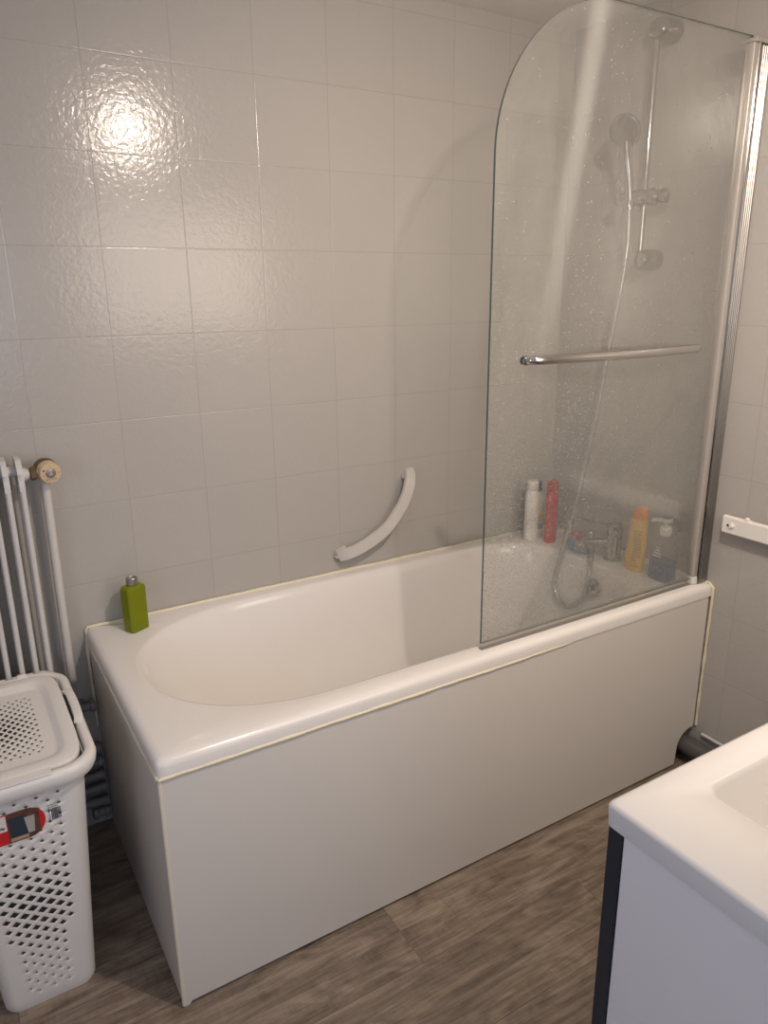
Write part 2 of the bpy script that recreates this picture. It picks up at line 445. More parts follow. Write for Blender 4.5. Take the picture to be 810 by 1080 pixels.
def bead(name, P, r, par, n=60, lab=None):
    P = [Vector(p) for p in P]; L = sum((b-a).length for a, b in zip(P, P[1:])); out = []
    for a, b in zip(P, P[1:]):
        m = max(2, int((b-a).length/.012))
        for k in range(m): out.append(a.lerp(b, k/m))
    out.append(P[-1])
    out = [q + Vector((noise.noise(q*35)*.0008, noise.noise(q*35+Vector((9, 0, 0)))*.0008, noise.noise(q*28+Vector((0, 7, 0)))*.0012)) for q in out]
    bm = bmesh.new(); tube(bm, out, lambda i, n: r*(1+.45*noise.noise(out[i]*22)), 8)
    return obj(name, bm, M['silicone'], par, label=lab)
bead('sealant', [(-1.602, -.0055, RIM-.10), (-1.600, -.0055, RIM-.006), (-1.594, -.0055, RIM+.001), (-.006, -.0055, RIM+.001), (-.004, -.668, RIM+.001), (-.003, -.681, RIM-.012), (-.003, -.678, .12)], .0042, bath, lab='wobbly cream silicone bead')
bead('sealant', [(-1.599, -.6775, RIM-.0380), (-.78, -.6775, RIM-.0375), (-.56, -.6755, RIM-.0370)], .0034, bath, lab='cream silicone bead along the front panel')
bead('sealant', [(-1.5995, -.672, RIM-.0385), (-1.5995, -.01, RIM-.0385)], .0030, bath, lab='cream silicone bead along the side panel')
bead('sealant', [(-1.602, -.0055, RIM-.05), (-1.602, -.0055, .30)], .004, bath, lab='cream silicone bead down the wall corner')
bm = bmesh.new()
lathe(bm, (-.181, -.393, .511), [(.028, 0), (.031, .003), (.029, .009), (.023, .012), (.019, .009), (.012, .010), (.004, .013)], 28, (-1, 0, .14))
ov = obj('overflow_plate', bm, M['chrome'], bath)
bm = bmesh.new(); lathe(bm, (-.193, -.393, .513), [(.010, 0), (.013, .004), (.013, .013), (.010, .016)], 20, (-1, 0, .14))
box(bm, -.213, -.205, -.397, -.389, .500, .526)
obj('knob', bm, M['chrome'], ov)
bm = bmesh.new(); lathe(bm, (-.34, -.335, RIM-.3935), [(.035, 0), (.034, .003), (.022, .004), (.020, .002)], 28)
obj('drain', bm, M['chrome'], bath)

# ------------------------------------------------------------ shower screen
scr = thing('bath_screen', 'clear glass bath screen with rounded top corner, speckled with water beads', 'shower screen', (-.4, -.64, RIM))
GY = -.640
prof = [(-.822, .598), (-.822, 1.66)]
for k in range(1, 25):
    a = PI - k*(PI/2)/24; prof.append((-.502 + .32*math.cos(a), 1.66 + .31*math.sin(a)))
prof += [(-.056, 1.97), (-.056, .598)]
bm = bmesh.new()
A_ = [bm.verts.new((x, GY-.003, z)) for x, z in prof]; B_ = [bm.verts.new((x, GY+.003, z)) for x, z in prof]
bm.faces.new(A_); bm.faces.new(list(reversed(B_))).material_index = 2; bridge(bm, A_, B_, mi=1)
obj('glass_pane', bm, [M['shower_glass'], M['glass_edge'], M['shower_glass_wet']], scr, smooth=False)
bm = bmesh.new(); box(bm, -.822, -.056, GY-.0050, GY+.0050, .5846, .602)
sl_ = obj('bottom_seal', bm, M['seal'], scr, smooth=False)
obj('drip_strip', bx(-.822, -.056, GY-.0058, GY+.006, RIM+.0005, .5842), M['grey_metal'], sl_, smooth=False)
# hinge profile: slim tube gripping the glass, fluted wall channel
bm = bmesh.new()
sec = [(0, -.011), (.016, -.011), (.0175, -.008), (.0175, .008), (.016, .011), (0, .011), (-.0015, .006), (-.0015, -.006)]
loft(bm, [[Vector((-.058 + a, GY + b, z)) for a, b in sec] for z in (.606, 1.955)])
obj('hinge_profile', bm, M['white_alu'], scr, smooth=False, bevel=.001)
bm = bmesh.new()
sec = [(0, -.014)]
for k in range(5):
    x_ = .004 + k*.0075; sec += [(x_, -.0165), (x_+.004, -.0165), (x_+.0052, -.0135)]
sec += [(.0405, -.014), (.0405, .015), (0, .015)]
loft(bm, [[Vector((-.0412 + a, GY + b, z)) for a, b in sec] for z in (RIM+.001, 1.95)])
obj('wall_channel', bm, M['alu'], scr, smooth=False)
bm = bmesh.new(); tube(bm, [(-.0405, GY-.012, .60), (-.0405, GY-.012, 1.955)], .0042, 10)
obj('hinge_pin', bm, M['chrome'], scr)
bm = bmesh.new(); box(bm, -.060, -.0015, GY-.017, GY+.014, 1.9555, 1.966); obj('end_cap', bm, M['white_alu'], scr, bevel=.002)
bm = bmesh.new(); box(bm, -.059, -.042, GY-.0135, GY+.012, RIM+.001, .6055); obj('end_cap', bm, M['white_plastic'], scr, bevel=.002)
# handle bar
hp = catmull([(-.722, GY-.006, 1.252), (-.716, GY-.020, 1.2535), (-.690, GY-.030, 1.254), (-.56, GY-.043, 1.255), (-.44, GY-.047, 1.255), (-.32, GY-.043, 1.255), (-.19, GY-.030, 1.255), (-.164, GY-.020, 1.2545), (-.158, GY-.006, 1.253)], 8)
bm = bmesh.new()
sweep(bm, hp, [(.0105*math.cos(2*PI*k/16), .0075*math.sin(2*PI*k/16)) for k in range(16)], (0, -1, .001), lambda i, n: .85 + .15*math.sin(PI*i/(n-1)))
h_ = obj('handle', bm, plain('polished_handle_metal', (.66, .64, .62), .16, 1, vary=.02), scr)
for x_ in (-.722, -.158):
    bm = bmesh.new(); lathe(bm, (x_, GY-.003, 1.2525), [(.009, 0), (.0105, .002), (.0095, .006)], 18, (0, -1, 0)); obj('mount', bm, M['chrome'], h_)
    bm = bmesh.new(); lathe(bm, (x_, GY+.003, 1.2525), [(.0095, 0), (.0095, .003), (.007, .005)], 18, (0, 1, 0)); obj('mount', bm, M['chrome'], h_)

# --------------------------------------------------------------- shower set
sh = thing('shower_rail', 'chrome vertical shower slide rail on the right tiled wall behind the glass', 'shower rail', (0, -.36, 1.48))
bm = bmesh.new(); tube(bm, [(-.058, -.360, 1.470), (-.058, -.360, 2.065)], .0095, 18); obj('rail', bm, M['chrome'], sh)
for zz in (1.480, 2.055):
    bm = bmesh.new()
    lathe(bm, (-.0005, -.366, zz), [(.029, 0), (.030, .004), (.0295, .040), (.027, .060), (.021, .071), (.010, .075)], 32, (-1, 0, 0), sy=1.12)
    obj('bracket', bm, M['chrome'], sh)
bm = bmesh.new()
lathe(bm, (-.060, -.405, 1.643), [(.014, -.006), (.021, -.001), (.0235, .010), (.021, .022), (.0175, .030), (.0215, .040), (.0215, .070), (.0165, .080), (.018, .094), (.020, .106), (.015, .113)], 26, (-.35, 1, 0))
sl = obj('slider', bm, M['chrome'], sh)
bm = bmesh.new(); lathe(bm, (-.052, -.436, 1.643), [(.012, 0), (.019, .003), (.020, .014), (.016, .022), (.014, .032)], 22, (-.2, 1, 0)); obj('clamp_knob', bm, M['chrome'], sl)
# hand shower
hs = thing('hand_shower', 'round chrome hand shower head resting in its slider holder', 'shower head', (-.10, -.34, 1.65))
bm = bmesh.new()
tube(bm, catmull([(-.098, -.345, 1.612), (-.100, -.344, 1.65), (-.106, -.341, 1.70), (-.114, -.338, 1.745), (-.118, -.335, 1.785)], 6), lambda i, n: .0115 + .0035*(i/n)**2 + (.002 if i < 3 else 0), 18)
obj('handle', bm, M['chrome'], hs)
ax = Vector((-.86, -.30, -.42)).normalized()
bm = bmesh.new(); lathe(bm, Vector((-.122, -.333, 1.812)) - ax*.014, [(.012, -.008), (.030, -.002), (.042, .007), (.045, .015), (.044, .021), (.040, .023)], 34, ax)
obj('head', bm, M['chrome'], hs)
bm = bmesh.new(); cc = Vector((-.122, -.333, 1.812)) - ax*.014
lathe(bm, cc, [(.0385, .0225), (.0385, .0245), (.020, .0255)], 34, ax)
q = Vector((0, 0, 1)).rotation_difference(ax)
for rr, nn in ((.010, 6), (.019, 12), (.028, 18), (.035, 22)):
    for k in range(nn):
        a = 2*PI*k/nn; lathe(bm, cc + q @ Vector((rr*math.cos(a), rr*math.sin(a), .0235)), [(.0016, 0), (.0011, .0032)], 6, ax)
obj('spray_face', bm, plain('grey_rubber_nozzles', (.11, .105, .095), .4, bump=.6, bscale=500), hs, smooth=False)
# hose
hose_pts = catmull([(-.098, -.345, 1.614), (-.097, -.347, 1.58), (-.098, -.350, 1.52), (-.100, -.341, 1.413), (-.102, -.324, 1.30), (-.105, -.311, 1.20), (-.112, -.288, 1.00), (-.128, -.258, .78),
                    (-.150, -.248, .660), (-.178, -.241, .560), (-.195, -.240, .480), (-.200, -.272, .428), (-.198, -.318, .424), (-.192, -.364, .475), (-.184, -.374, .545), (-.156, -.352, .580), (-.129, -.330, .6035)], 14)
bm = bmesh.new()
tube(bm, hose_pts, lambda i, n: .0074 + (.0009 if i % 2 else -.0004), 12)
hose = obj('shower_hose', bm, M['hose'], smooth=True, angle=80)
tag(hose, 'flexible chrome shower hose hanging in a loop into the bath', 'hose')
# mixer
mx = thing('bath_mixer_tap', 'chrome single lever bath mixer standing on the bath rim', 'tap', (-.055, -.36, RIM))
bm = bmesh.new()
lathe(bm, (-.055, -.356, RIM+.0002), [(.029, 0), (.030, .004), (.0245, .008), (.0245, .070), (.0255, .074), (.0255, .080), (.023, .083)], 32)
obj('body', bm, M['chrome'], mx)
bm = bmesh.new()
lathe(bm, (-.055, -.356, RIM+.084), [(.0235, 0), (.0255, .003), (.0255, .026), (.023, .034), (.012, .038)], 32)
sweep(bm, catmull([(-.060, -.350, RIM+.108), (-.085, -.318, RIM+.112), (-.108, -.283, RIM+.119), (-.126, -.258, RIM+.126)], 6), [(-.010, -.003), (.010, -.003), (.010, .002), (.007, .004), (-.007, .004), (-.010, .002)], (0, 0, 1), lambda i, n: 1.15 - .45*i/n)
obj('lever', bm, M['chrome'], mx)
bm = bmesh.new()
tube(bm, catmull([(-.062, -.350, RIM+.052), (-.085, -.325, RIM+.051), (-.108, -.302, RIM+.048), (-.126, -.284, RIM+.040), (-.130, -.280, RIM+.028)], 6), lambda i, n: .0175 - .003*i/n, 20)
mx_loc = None
sp_ = obj('spout', bm, M['chrome'], mx)
bm = bmesh.new(); lathe(bm, (-.104, -.306, RIM+.062), [(.006, 0), (.006, .010), (.011, .013), (.012, .022), (.009, .027)], 20); obj('diverter_knob', bm, M['chrome'], sp_)
bm = bmesh.new(); lathe(bm, (-.100, -.310, RIM+.038), [(.011, 0), (.011, -.012), (.009, -.016)], 6); obj('hose_nut', bm, M['chrome'], sp_)

mx.location += Vector((-.029, -.020, 0))
# ------------------------------------------------------- bottles on the bath
Z1 = RIM - .0006
# white bottle
b = thing('shampoo_bottle', 'tall plain white bottle in the far corner of the bath rim', 'bottle', (-.165, -.032, Z1))
def oval(name, c, prof, sx, sy, m, par, ang=0, mi=0, segs=32):
    bm = bmesh.new(); lathe(bm, (0, 0, 0), prof, segs, sx=sx, sy=sy)
    R = Matrix.Rotation(ang, 3, 'Z')
    for v in bm.verts: v.co = R @ v.co + Vector(c)
    return obj(name, bm, m, par)
b.location = (-.140, -.047, Z1)
oval('body', (-.140, -.047, Z1), [(.020, 0), (.024, .003), (.0245, .02), (.0245, .150), (.023, .165), (.019, .176)], 1.0, .92, M['white_plastic'], b)
oval('cap', (-.140, -.047, Z1), [(.019, .1765), (.0205, .179), (.0205, .205), (.018, .2085)], 1.0, .92, plain('warm_white_cap', (.70, .67, .62), .35), b)
b.location += Vector((-.028, -.041, 0))
b = thing('cleaner_bottle', 'white labelled bottle with navy cap half hidden behind the red bottle', 'bottle', (-.086, -.034, Z1))
oval('body', (-.086, -.034, Z1), [(.018, 0), (.022, .003), (.0225, .02), (.0225, .120), (.020, .140), (.011, .155), (.011, .160)], 1.0, .9, M['paper'], b)
oval('cap', (-.086, -.034, Z1), [(.012, .1602), (.0145, .163), (.0145, .190), (.013, .193)], 1, 1, M['navy_plastic'], b)
bm = bmesh.new()
for k in range(13):
    pass
lathe(bm, (-.086, -.034, Z1), [(.0228, .055), (.0229, .056), (.0229, .080), (.0228, .081)], 32, sx=1, sy=.9, cap0=False, cap1=False)
obj('label', bm, M['yellow_print'], b)
bm = bmesh.new(); lathe(bm, (-.086, -.034, Z1), [(.0228, .028), (.0229, .029), (.0229, .047), (.0228, .048)], 32, sx=1, sy=.9, cap0=False, cap1=False)
obj('label', bm, M['green_print'], b)
b.location += Vector((-.034, -.028, 0))
b = thing('shower_gel_bottle', 'tall red bottle standing in the far corner of the bath rim', 'bottle', (-.070, -.092, Z1))
oval('body', (-.070, -.092, Z1), [(.021, 0), (.0255, .004), (.026, .03), (.0255, .10), (.026, .165), (.023, .176)], 1.0, .78, M['red_plastic'], b, .5)
oval('cap', (-.070, -.092, Z1), [(.022, .1765), (.0235, .179), (.023, .208), (.019, .2125)], 1.0, .78, plain('dark_red_cap', (.36, .03, .04), .3), b, .5)
bm = bmesh.new()
b.location += Vector((-.056, -.047, 0))
b = thing('soap_tub', 'low blue tub with a small red lid beside the mixer tap', 'tub', (-.055, -.235, Z1))
oval('body', (-.057, -.232, Z1), [(.036, 0), (.041, .004), (.042, .028), (.038, .034), (.030, .036)], .80, 1.2, M['blue_plastic'], b)
oval('lid', (-.057, -.215, Z1), [(.019, .0362), (.021, .039), (.021, .056), (.018, .060)], .9, 1, M['red_plastic'], b)
bm = bmesh.new()
for k in range(10):
    a0 = math.radians(196 + k*4); a1 = math.radians(200 + k*4)
    f = [(.80*.0425*math.cos(a)-.057, 1.2*.0425*math.sin(a)-.232, Z1+z) for a, z in ((a0, .008), (a1, .008), (a1, .026), (a0, .026))]
    bm.faces.new([bm.verts.new(v) for v in f])
obj('label', bm, M['green_print'], b, label='pale green label patch')
b.location += Vector((-.050, -.027, 0))
# yellow bottle (flat oval, leaning body line, angled orange cap)
b = thing('sun_care_bottle', 'yellow bottle with orange cap standing right of the mixer tap', 'bottle', (-.055, -.432, Z1))
def yprof(bm, prof, m=0):
    rings = []
    for w, d, h, off in prof:
        rings.append([Vector((-.055 + d*math.cos(2*PI*k/32), -.432 + off + w*math.sin(2*PI*k/32), Z1+h)) for k in range(32)])
    loft(bm, rings)
bm = bmesh.new(); yprof(bm, [(.029, .016, 0, .002), (.034, .0195, .005, .002), (.0345, .020, .03, .001), (.032, .020, .085, -.003), (.030, .020, .13, -.006), (.0285, .0195, .165, -.006), (.026, .018, .172, -.006)])
obj('body', bm, M['yellow_plastic'], b)
bm = bmesh.new(); yprof(bm, [(.024, .016, .1722, -.006), (.0265, .018, .176, -.006), (.026, .0175, .192, -.008), (.020, .015, .206, -.012), (.011, .010, .214, -.015)])
obj('cap', bm, M['orange_plastic'], b)
bm = bmesh.new()
random.seed(3)
for r_ in range(15):                     # printed text column
    z = .018 + r_*.0082; w0 = -.030 + (.001*r_ if r_ > 7 else 0)
    y = -.026
    while y < -.004:
        w = random.uniform(.0022, .0055)
        q_ = []
        for yy, zz in ((y, z), (y+w, z), (y+w, z+.0042), (y, z+.0042)):
            kk = min(.97, abs(yy)/.0325); q_.append(bm.verts.new((-.055 - .0203*math.sqrt(1-kk*kk) - .0004, -.432 + (.001 if zz < .05 else -.004) + yy, Z1+zz)))
        bm.faces.new(q_); y += w + .0014
obj('label', bm, M['olive_print'], b, smooth=False, label='column of dark printed text')
b.location += Vector((-.045, -.042, 0)); b.scale.z = .95
# pump bottle
b = thing('soap_dispenser', 'clear pump bottle half full of blue soap beside the screen hinge', 'soap dispenser', (-.058, -.522, Z1))
pc = (-.058, -.522, Z1)
bm = bmesh.new()
def rlo(bm, c, prof, ang, n=7):
    R = Matrix.Rotation(ang, 3, 'Z'); rings = []
    for hx, hy, r, z in prof:
        rings.append([R @ q_ + Vector(c) for q_ in rrect(0, 0, hx, hy, r, z, n)])
    loft(bm, rings)
rlo(bm, pc, [(.024, .033, .014, 0), (.0265, .036, .014, .004), (.0265, .036, .014, .105), (.024, .031, .015, .120), (.016, .018, .014, .134), (.012, .012, .0118, .140)], 0)
obj('body', bm, M['clear_plastic'], b)
bm = bmesh.new(); rlo(bm, pc, [(.0225, .031, .013, .003), (.0245, .034, .013, .006), (.0245, .034, .013, .062)], 0)
obj('liquid', bm, M['blue_liquid'], b, label='blue liquid soap')
bm = bmesh.new(); lathe(bm, pc, [(.0155, .1405), (.0165, .143), (.0165, .166), (.014, .169), (.006, .170), (.006, .180)], 26)
lathe(bm, pc, [(.010, .180), (.0165, .183), (.0165, .190), (.012, .193)], 26)
sweep(bm, [(pc[0]-.004, pc[1]+.004, Z1+.186), (pc[0]-.018, pc[1]+.022, Z1+.186), (pc[0]-.024, pc[1]+.032, Z1+.182)], [(-.006, -.004), (.006, -.004), (.006, .004), (-.006, .004)], (0, 0, 1))
obj('pump', bm, M['white_plastic'], b, angle=40)
bm = bmesh.new(); lathe(bm, pc, [(.012, .1932), (.011, .196), (.006, .197)], 22); obj('button', bm, plain('teal_print', (.05, .20, .22), .4), b)
bm = bmesh.new()
for k in range(4): box(bm, pc[0]-.0272, pc[0]-.0267, pc[1]-.012+.002*k, pc[1]+.016-.003*k, Z1+.078+k*.009, Z1+.081+k*.009)
obj('label', bm, M['white_plastic'], b, smooth=False)
b.location += Vector((-.036, -.048, 0)); b.scale.z = .97
# green bottle at the near wall corner
b = thing('green_bottle', 'small angular green bottle with silver cap on the left end of the bath', 'bottle', (-1.488, -.072, Z1))
R = Matrix.Rotation(math.radians(27), 3, 'Z'); gc = Vector((-1.488, -.080, RIM-.0003))
def hexring(w, d, ch, z):
    P = [(-w, -d+ch), (-w+ch, -d), (w-ch, -d), (w, -d+ch), (w, d-ch), (w-ch, d), (-w+ch, d), (-w, d-ch)]
    return [R @ Vector((x, y, z)) + gc for x, y in P]
bm = bmesh.new()
loft(bm, [hexring(.026, .018, .005, 0), hexring(.0275, .0195, .006, .003), hexring(.0280, .0195, .006, .1135), hexring(.024, .0165, .006, .1195), hexring(.014, .011, .0045, .122)])
obj('body', bm, M['green_glass'], b, smooth=False, bevel=.0015)
bm = bmesh.new(); lathe(bm, gc, [(.0125, .1222), (.0145, .1235), (.0145, .139), (.013, .141), (.0115, .141), (.0108, .1385)], 28)
obj('cap', bm, M['alu'], b)

# ---------------------------------------------------------------- grab bar
gb = thing('grab_bar', 'curved pale grab bar mounted slantwise on the back tiled wall', 'grab bar', (-.74, 0, .75))
P = catmull([(-.872, -.020, .640), (-.852, -.036, .648), (-.815, -.046, .661), (-.765, -.051, .684), (-.715, -.053, .716), (-.673, -.051, .763), (-.645, -.046, .806), (-.628, -.036, .840), (-.616, -.020, .862)], 8)
bm = bmesh.new()
sweep(bm, P, [(-.0175, -.004), (-.014, -.006), (.014, -.006), (.0175, -.004), (.0175, .006), (-.0175, .006)], (0, -1, 0))
obj('bar', bm, M['gritty'], gb, angle=30)
for (x, z, dx, dz) in ((-.862, .640, -.93, -.37), (-.612, .860, .45, .89)):
    d = Vector((dx, 0, dz)).normalized(); s = d.cross(Vector((0, 1, 0))); c0 = Vector((x, 0, z))
    bm = bmesh.new(); rings = []
    for yy, k in ((-.001, 1.0), (-.016, 1.0), (-.022, .85)):
        rings.append([c0 + Vector((0, yy, 0)) + d*(a*k) + s*(b_*k) for a, b_ in ((-.024, -.017), (.006, -.017), (.020, 0), (.006, .017), (-.024, .017))])
    loft(bm, rings); obj('end_plate', bm, M['gritty'], gb, smooth=False, bevel=.001)

# ---------------------------------------------------------------- radiator
rad = thing('radiator', 'old white steel column radiator on the tiled wall at the left edge', 'radiator', (-1.9, -.08, .13))
PITCH = .0297; NX = 15; XR = -1.7035
fins = []
for i in range(NX):
    x = XR - i*PITCH
    if i == 0:
        bm = bmesh.new(); zt, zb = 1.052, .13
        for yy in (-.125, -.090, -.050):
            tube(bm, [(x, yy, zb+.03), (x, yy, zt-.03)], .0062, 10)
        for zc, s_ in ((zt-.028, 1), (zb+.028, -1)):       # pressed head joining the columns
            ring = []
            for xx in (-.0058, .0058):
                ring.append([Vector((x+xx, yy, zc+s_*h_)) for yy, h_ in ((-.131, -.040), (-.131, -.016), (-.126, .002), (-.112, .024), (-.105, .028), (-.050, .028), (-.044, .010), (-.044, -.040), (-.056, -.044), (-.064, -.020), (-.076, -.044), (-.098, -.044), (-.106, -.020), (-.118, -.044))])
            loft(bm, ring)
        first = obj('column', bm, M['enamel'], rad, angle=50)
        fins.append(first)
    else:
        c_ = first.copy(); C.objects.link(c_); c_.parent = rad; c_.matrix_parent_inverse = first.matrix_parent_inverse.copy(); c_.location.x -= i*PITCH
for zz in (1.022, .16):
    bm = bmesh.new(); tube(bm, [(XR+.009, -.082, zz), (XR-NX*PITCH, -.082, zz)], .0125, 16); obj('header', bm, M['enamel'], rad)
for x in (XR-.05, XR-.30):
    bm = bmesh.new(); box(bm, x-.004, x+.004, -.088, -.001, .985, 1.005); obj('wall_bracket', bm, M['enamel'], rad, smooth=False)
bm = bmesh.new(); lathe(bm, (XR+.0061, -.090, 1.014), [(.015, 0), (.015, .008), (.012, .009), (.012, .0135)], 20, (1, 0, 0)); obj('plug', bm, M['enamel'], rad)
# valve
tv = thing('thermostatic_valve', 'yellowed round radiator valve knob on a brown brass fitting', 'radiator valve', (-1.655, -.09, 1.01))
bm = bmesh.new(); tube(bm, [(XR+.0200, -.090, 1.014), (XR+.036, -.090, 1.014), (-1.650, -.085, 1.014), (-1.650, -.06, 1.012)], .010, 16)
obj('fitting', bm, M['brass'], tv)
bm = bmesh.new(); lathe(bm, (XR+.0215, -.090, 1.014), [(.012, 0), (.016, .002), (.016, .013), (.012, .015)], 6, (1, 0, 0)); obj('nut', bm, M['brown_plastic'], tv, smooth=False)
ax = Vector((.16, -1, -.10)).normalized(); vc = Vector((-1.647, -.060, 1.017))
bm = bmesh.new(); lathe(bm, vc, [(.020, 0), (.026, .003), (.026, .016), (.024, .020)], 34, ax); obj('collar', bm, M['brown_plastic'], tv)
bm = bmesh.new(); lathe(bm, vc, [(.022, .0202), (.0245, .022), (.0245, .042), (.0225, .046), (.012, .0468), (.0115, .0455)], 40, ax)
kb = obj('dial', bm, M['cream_plastic'], tv)
bm = bmesh.new(); lathe(bm, vc, [(.0108, .0456), (.0108, .0474), (.009, .0486)], 28, ax); bd_ = obj('badge', bm, M['grey_metal'], kb)
q = Vector((0, 0, 1)).rotation_difference(ax)
ux = (Vector((1, 0, 0)) - ax*ax.x).normalized(); uz = -(ax.cross(ux)) if (ax.cross(ux)).z < 0 else ax.cross(ux)
bm = bmesh.new()
def mark(bm, c, pts): bm.faces.new([bm.verts.new(c + ux*a + uz*b_) for a, b_ in pts])
f0 = vc + ax*.0472
for ang, w_, l_ in ((90, .0006, .003), (150, .0020, .0032), (190, .0013, .0020), (0, .0007, .0030), (235, .0010, .0034), (305, .0010, .0034), (255, .0006, .0016), (285, .0006, .0016)):
    a = math.radians(ang); c_ = f0 + (ux*math.cos(a) + uz*math.sin(a))*.0168; dr = Vector((math.cos(a), math.sin(a))); pr = Vector((-dr.y, dr.x))
    mark(bm, c_, [(dr.x*s1*l_/2 + pr.x*s2*w_, dr.y*s1*l_/2 + pr.y*s2*w_) for s1, s2 in ((-1, -1), (1, -1), (1, 1), (-1, 1))])
for k in range(8):
    a0 = math.radians(242 + k*7); a1 = math.radians(249 + k*7)
    mark(bm, f0, [(r_*math.cos(a), r_*math.sin(a)) for r_, a in ((.0136, a0), (.0142, a0), (.0142, a1), (.0136, a1))])
obj('marks', bm, M['ink'], kb, smooth=False)
bm = bmesh.new(); mark(bm, vc + ax*.0489, [(-.005, -.003), (.005, -.003), (0, .0052)]); obj('emblem', bm, plain('pale_badge_print', (.42, .40, .40), .4), bd_, smooth=False)
rad.location.y += .011; tv.location.y += .011
# supply pipe
bm = bmesh.new(); tube(bm, [(-1.650, -.046, .9995)] + catmull([(-1.650, -.046, .95), (-1.6515, -.047, .75), (-1.6525, -.047, .56), (-1.652, -.046, .49), (-1.651, -.038, .466), (-1.650, -.022, .458), (-1.650, .0005, .457)], 6), .0105, 18)
tag(obj('heating_pipe', bm, M['pipe_paint']), 'white painted vertical pipe running down from the radiator valve', 'pipe')
# pipes low down between radiator and bath
zs = (.052, .086, .128, .166, .206, .246)
labs = ('lowest of the horizontal grey pipes in the gap beside the bath', 'second from the bottom of the horizontal pipes beside the bath', 'third from the bottom of the horizontal pipes beside the bath',
        'fourth from the bottom of the horizontal pipes beside the bath', 'second from the top of the horizontal pipes beside the bath', 'topmost of the horizontal grey pipes in the gap beside the bath')
for k, z in enumerate(zs):
    bm = bmesh.new(); x0 = -1.645 if k == 0 else -1.685
    tube(bm, [(x0, -.030, z), (-1.603, -.030, z)], .0125, 16); lathe(bm, (-1.618, -.030, z), [(.0125, 0), (.0155, .001), (.0155, .010), (.0125, .012)], 18, (1, 0, 0))
    if k == 0: lathe(bm, (x0-.002, -.030, z), [(.013, 0), (.0165, .002), (.0165, .012), (.013, .014)], 18, (1, 0, 0))
    tag(obj('water_pipe', bm, plain('dusty_pipe', (.22, .21, .20), .5, vary=.15) if k == 0 else bpy.data.materials['dusty_pipe']), labs[k], 'pipe', 'horizontal pipes beside the bath')
bm = bmesh.new(); tube(bm, [(-1.652, -.026, .372), (-1.606, -.026, .372)], .011, 14); lathe(bm, (-1.618, -.026, .372), [(.012, 0), (.017, .002), (.017, .012), (.012, .014)], 8, (1, 0, 0)); lathe(bm, (-1.640, -.0005, .372), [(.016, 0), (.013, .012), (.010, .026)], 14, (0, -1, 0))
tag(obj('pipe_elbow', bm, bpy.data.materials['dusty_pipe']), 'small grey pipe elbow on the wall between hamper and bath', 'pipe fitting')

# ------------------------------------------------------------------- hamper
hm = thing('laundry_hamper', 'tall white perforated plastic laundry hamper with lid at the left edge', 'laundry hamper', (-1.82, -.33, 0))
HX, HY, HB = -1.822, -.325, .545          # centre, height of the body
def hdim(z):
    k = z/HB; return .087 + .036*k, .187 + .028*k, .024 + .012*k
COLS, ROWS = 9, 44
us = []                                   # perimeter: (kind, param)
for j in range(COLS+1): us.append(('f', -1 + 2*j/COLS))
for k in range(1, 7): us.append(('c1', k/7))
for k in range(7): us.append(('r', k/6))
for k in range(1, 7): us.append(('c2', k/7))
for k in range(7): us.append(('b', k/6))
for k in range(1, 7): us.append(('c3', k/7))
for k in range(7): us.append(('l', k/6))
for k in range(1, 7): us.append(('c4', k/7))
def hp_(kind, p_, z, g=0):
    hx, hy, r = hdim(z); hx += g; hy += g
    def arc(cx, cy, a0): a = math.radians(a0 + 90*p_); return (HX + cx + r*math.cos(a), HY + cy + r*math.sin(a))
    if kind == 'f': x, y = HX + p_*(hx-r), HY - hy
    elif kind == 'c1': x, y = arc(hx-r, -(hy-r), -90)
    elif kind == 'r': x, y = HX + hx, HY - (hy-r) + 2*(hy-r)*p_
    elif kind == 'c2': x, y = arc(hx-r, hy-r, 0)
    elif kind == 'b': x, y = HX + (hx-r) - 2*(hx-r)*p_, HY + hy
    elif kind == 'c3': x, y = arc(-(hx-r), hy-r, 90)
    elif kind == 'l': x, y = HX - hx, HY + (hy-r) - 2*(hy-r)*p_
    else: x, y = arc(-(hx-r), -(hy-r), 180)
    return Vector((x, y, z))
bm = bmesh.new()
def foot(z): return 0
grid = []
zs_ = [HB*i/ROWS for i in range(ROWS+1)]
n = len(us)
for z in zs_: grid.append([hp_(k, p_, z, -.004 if z == 0 else 0) for k, p_ in us])
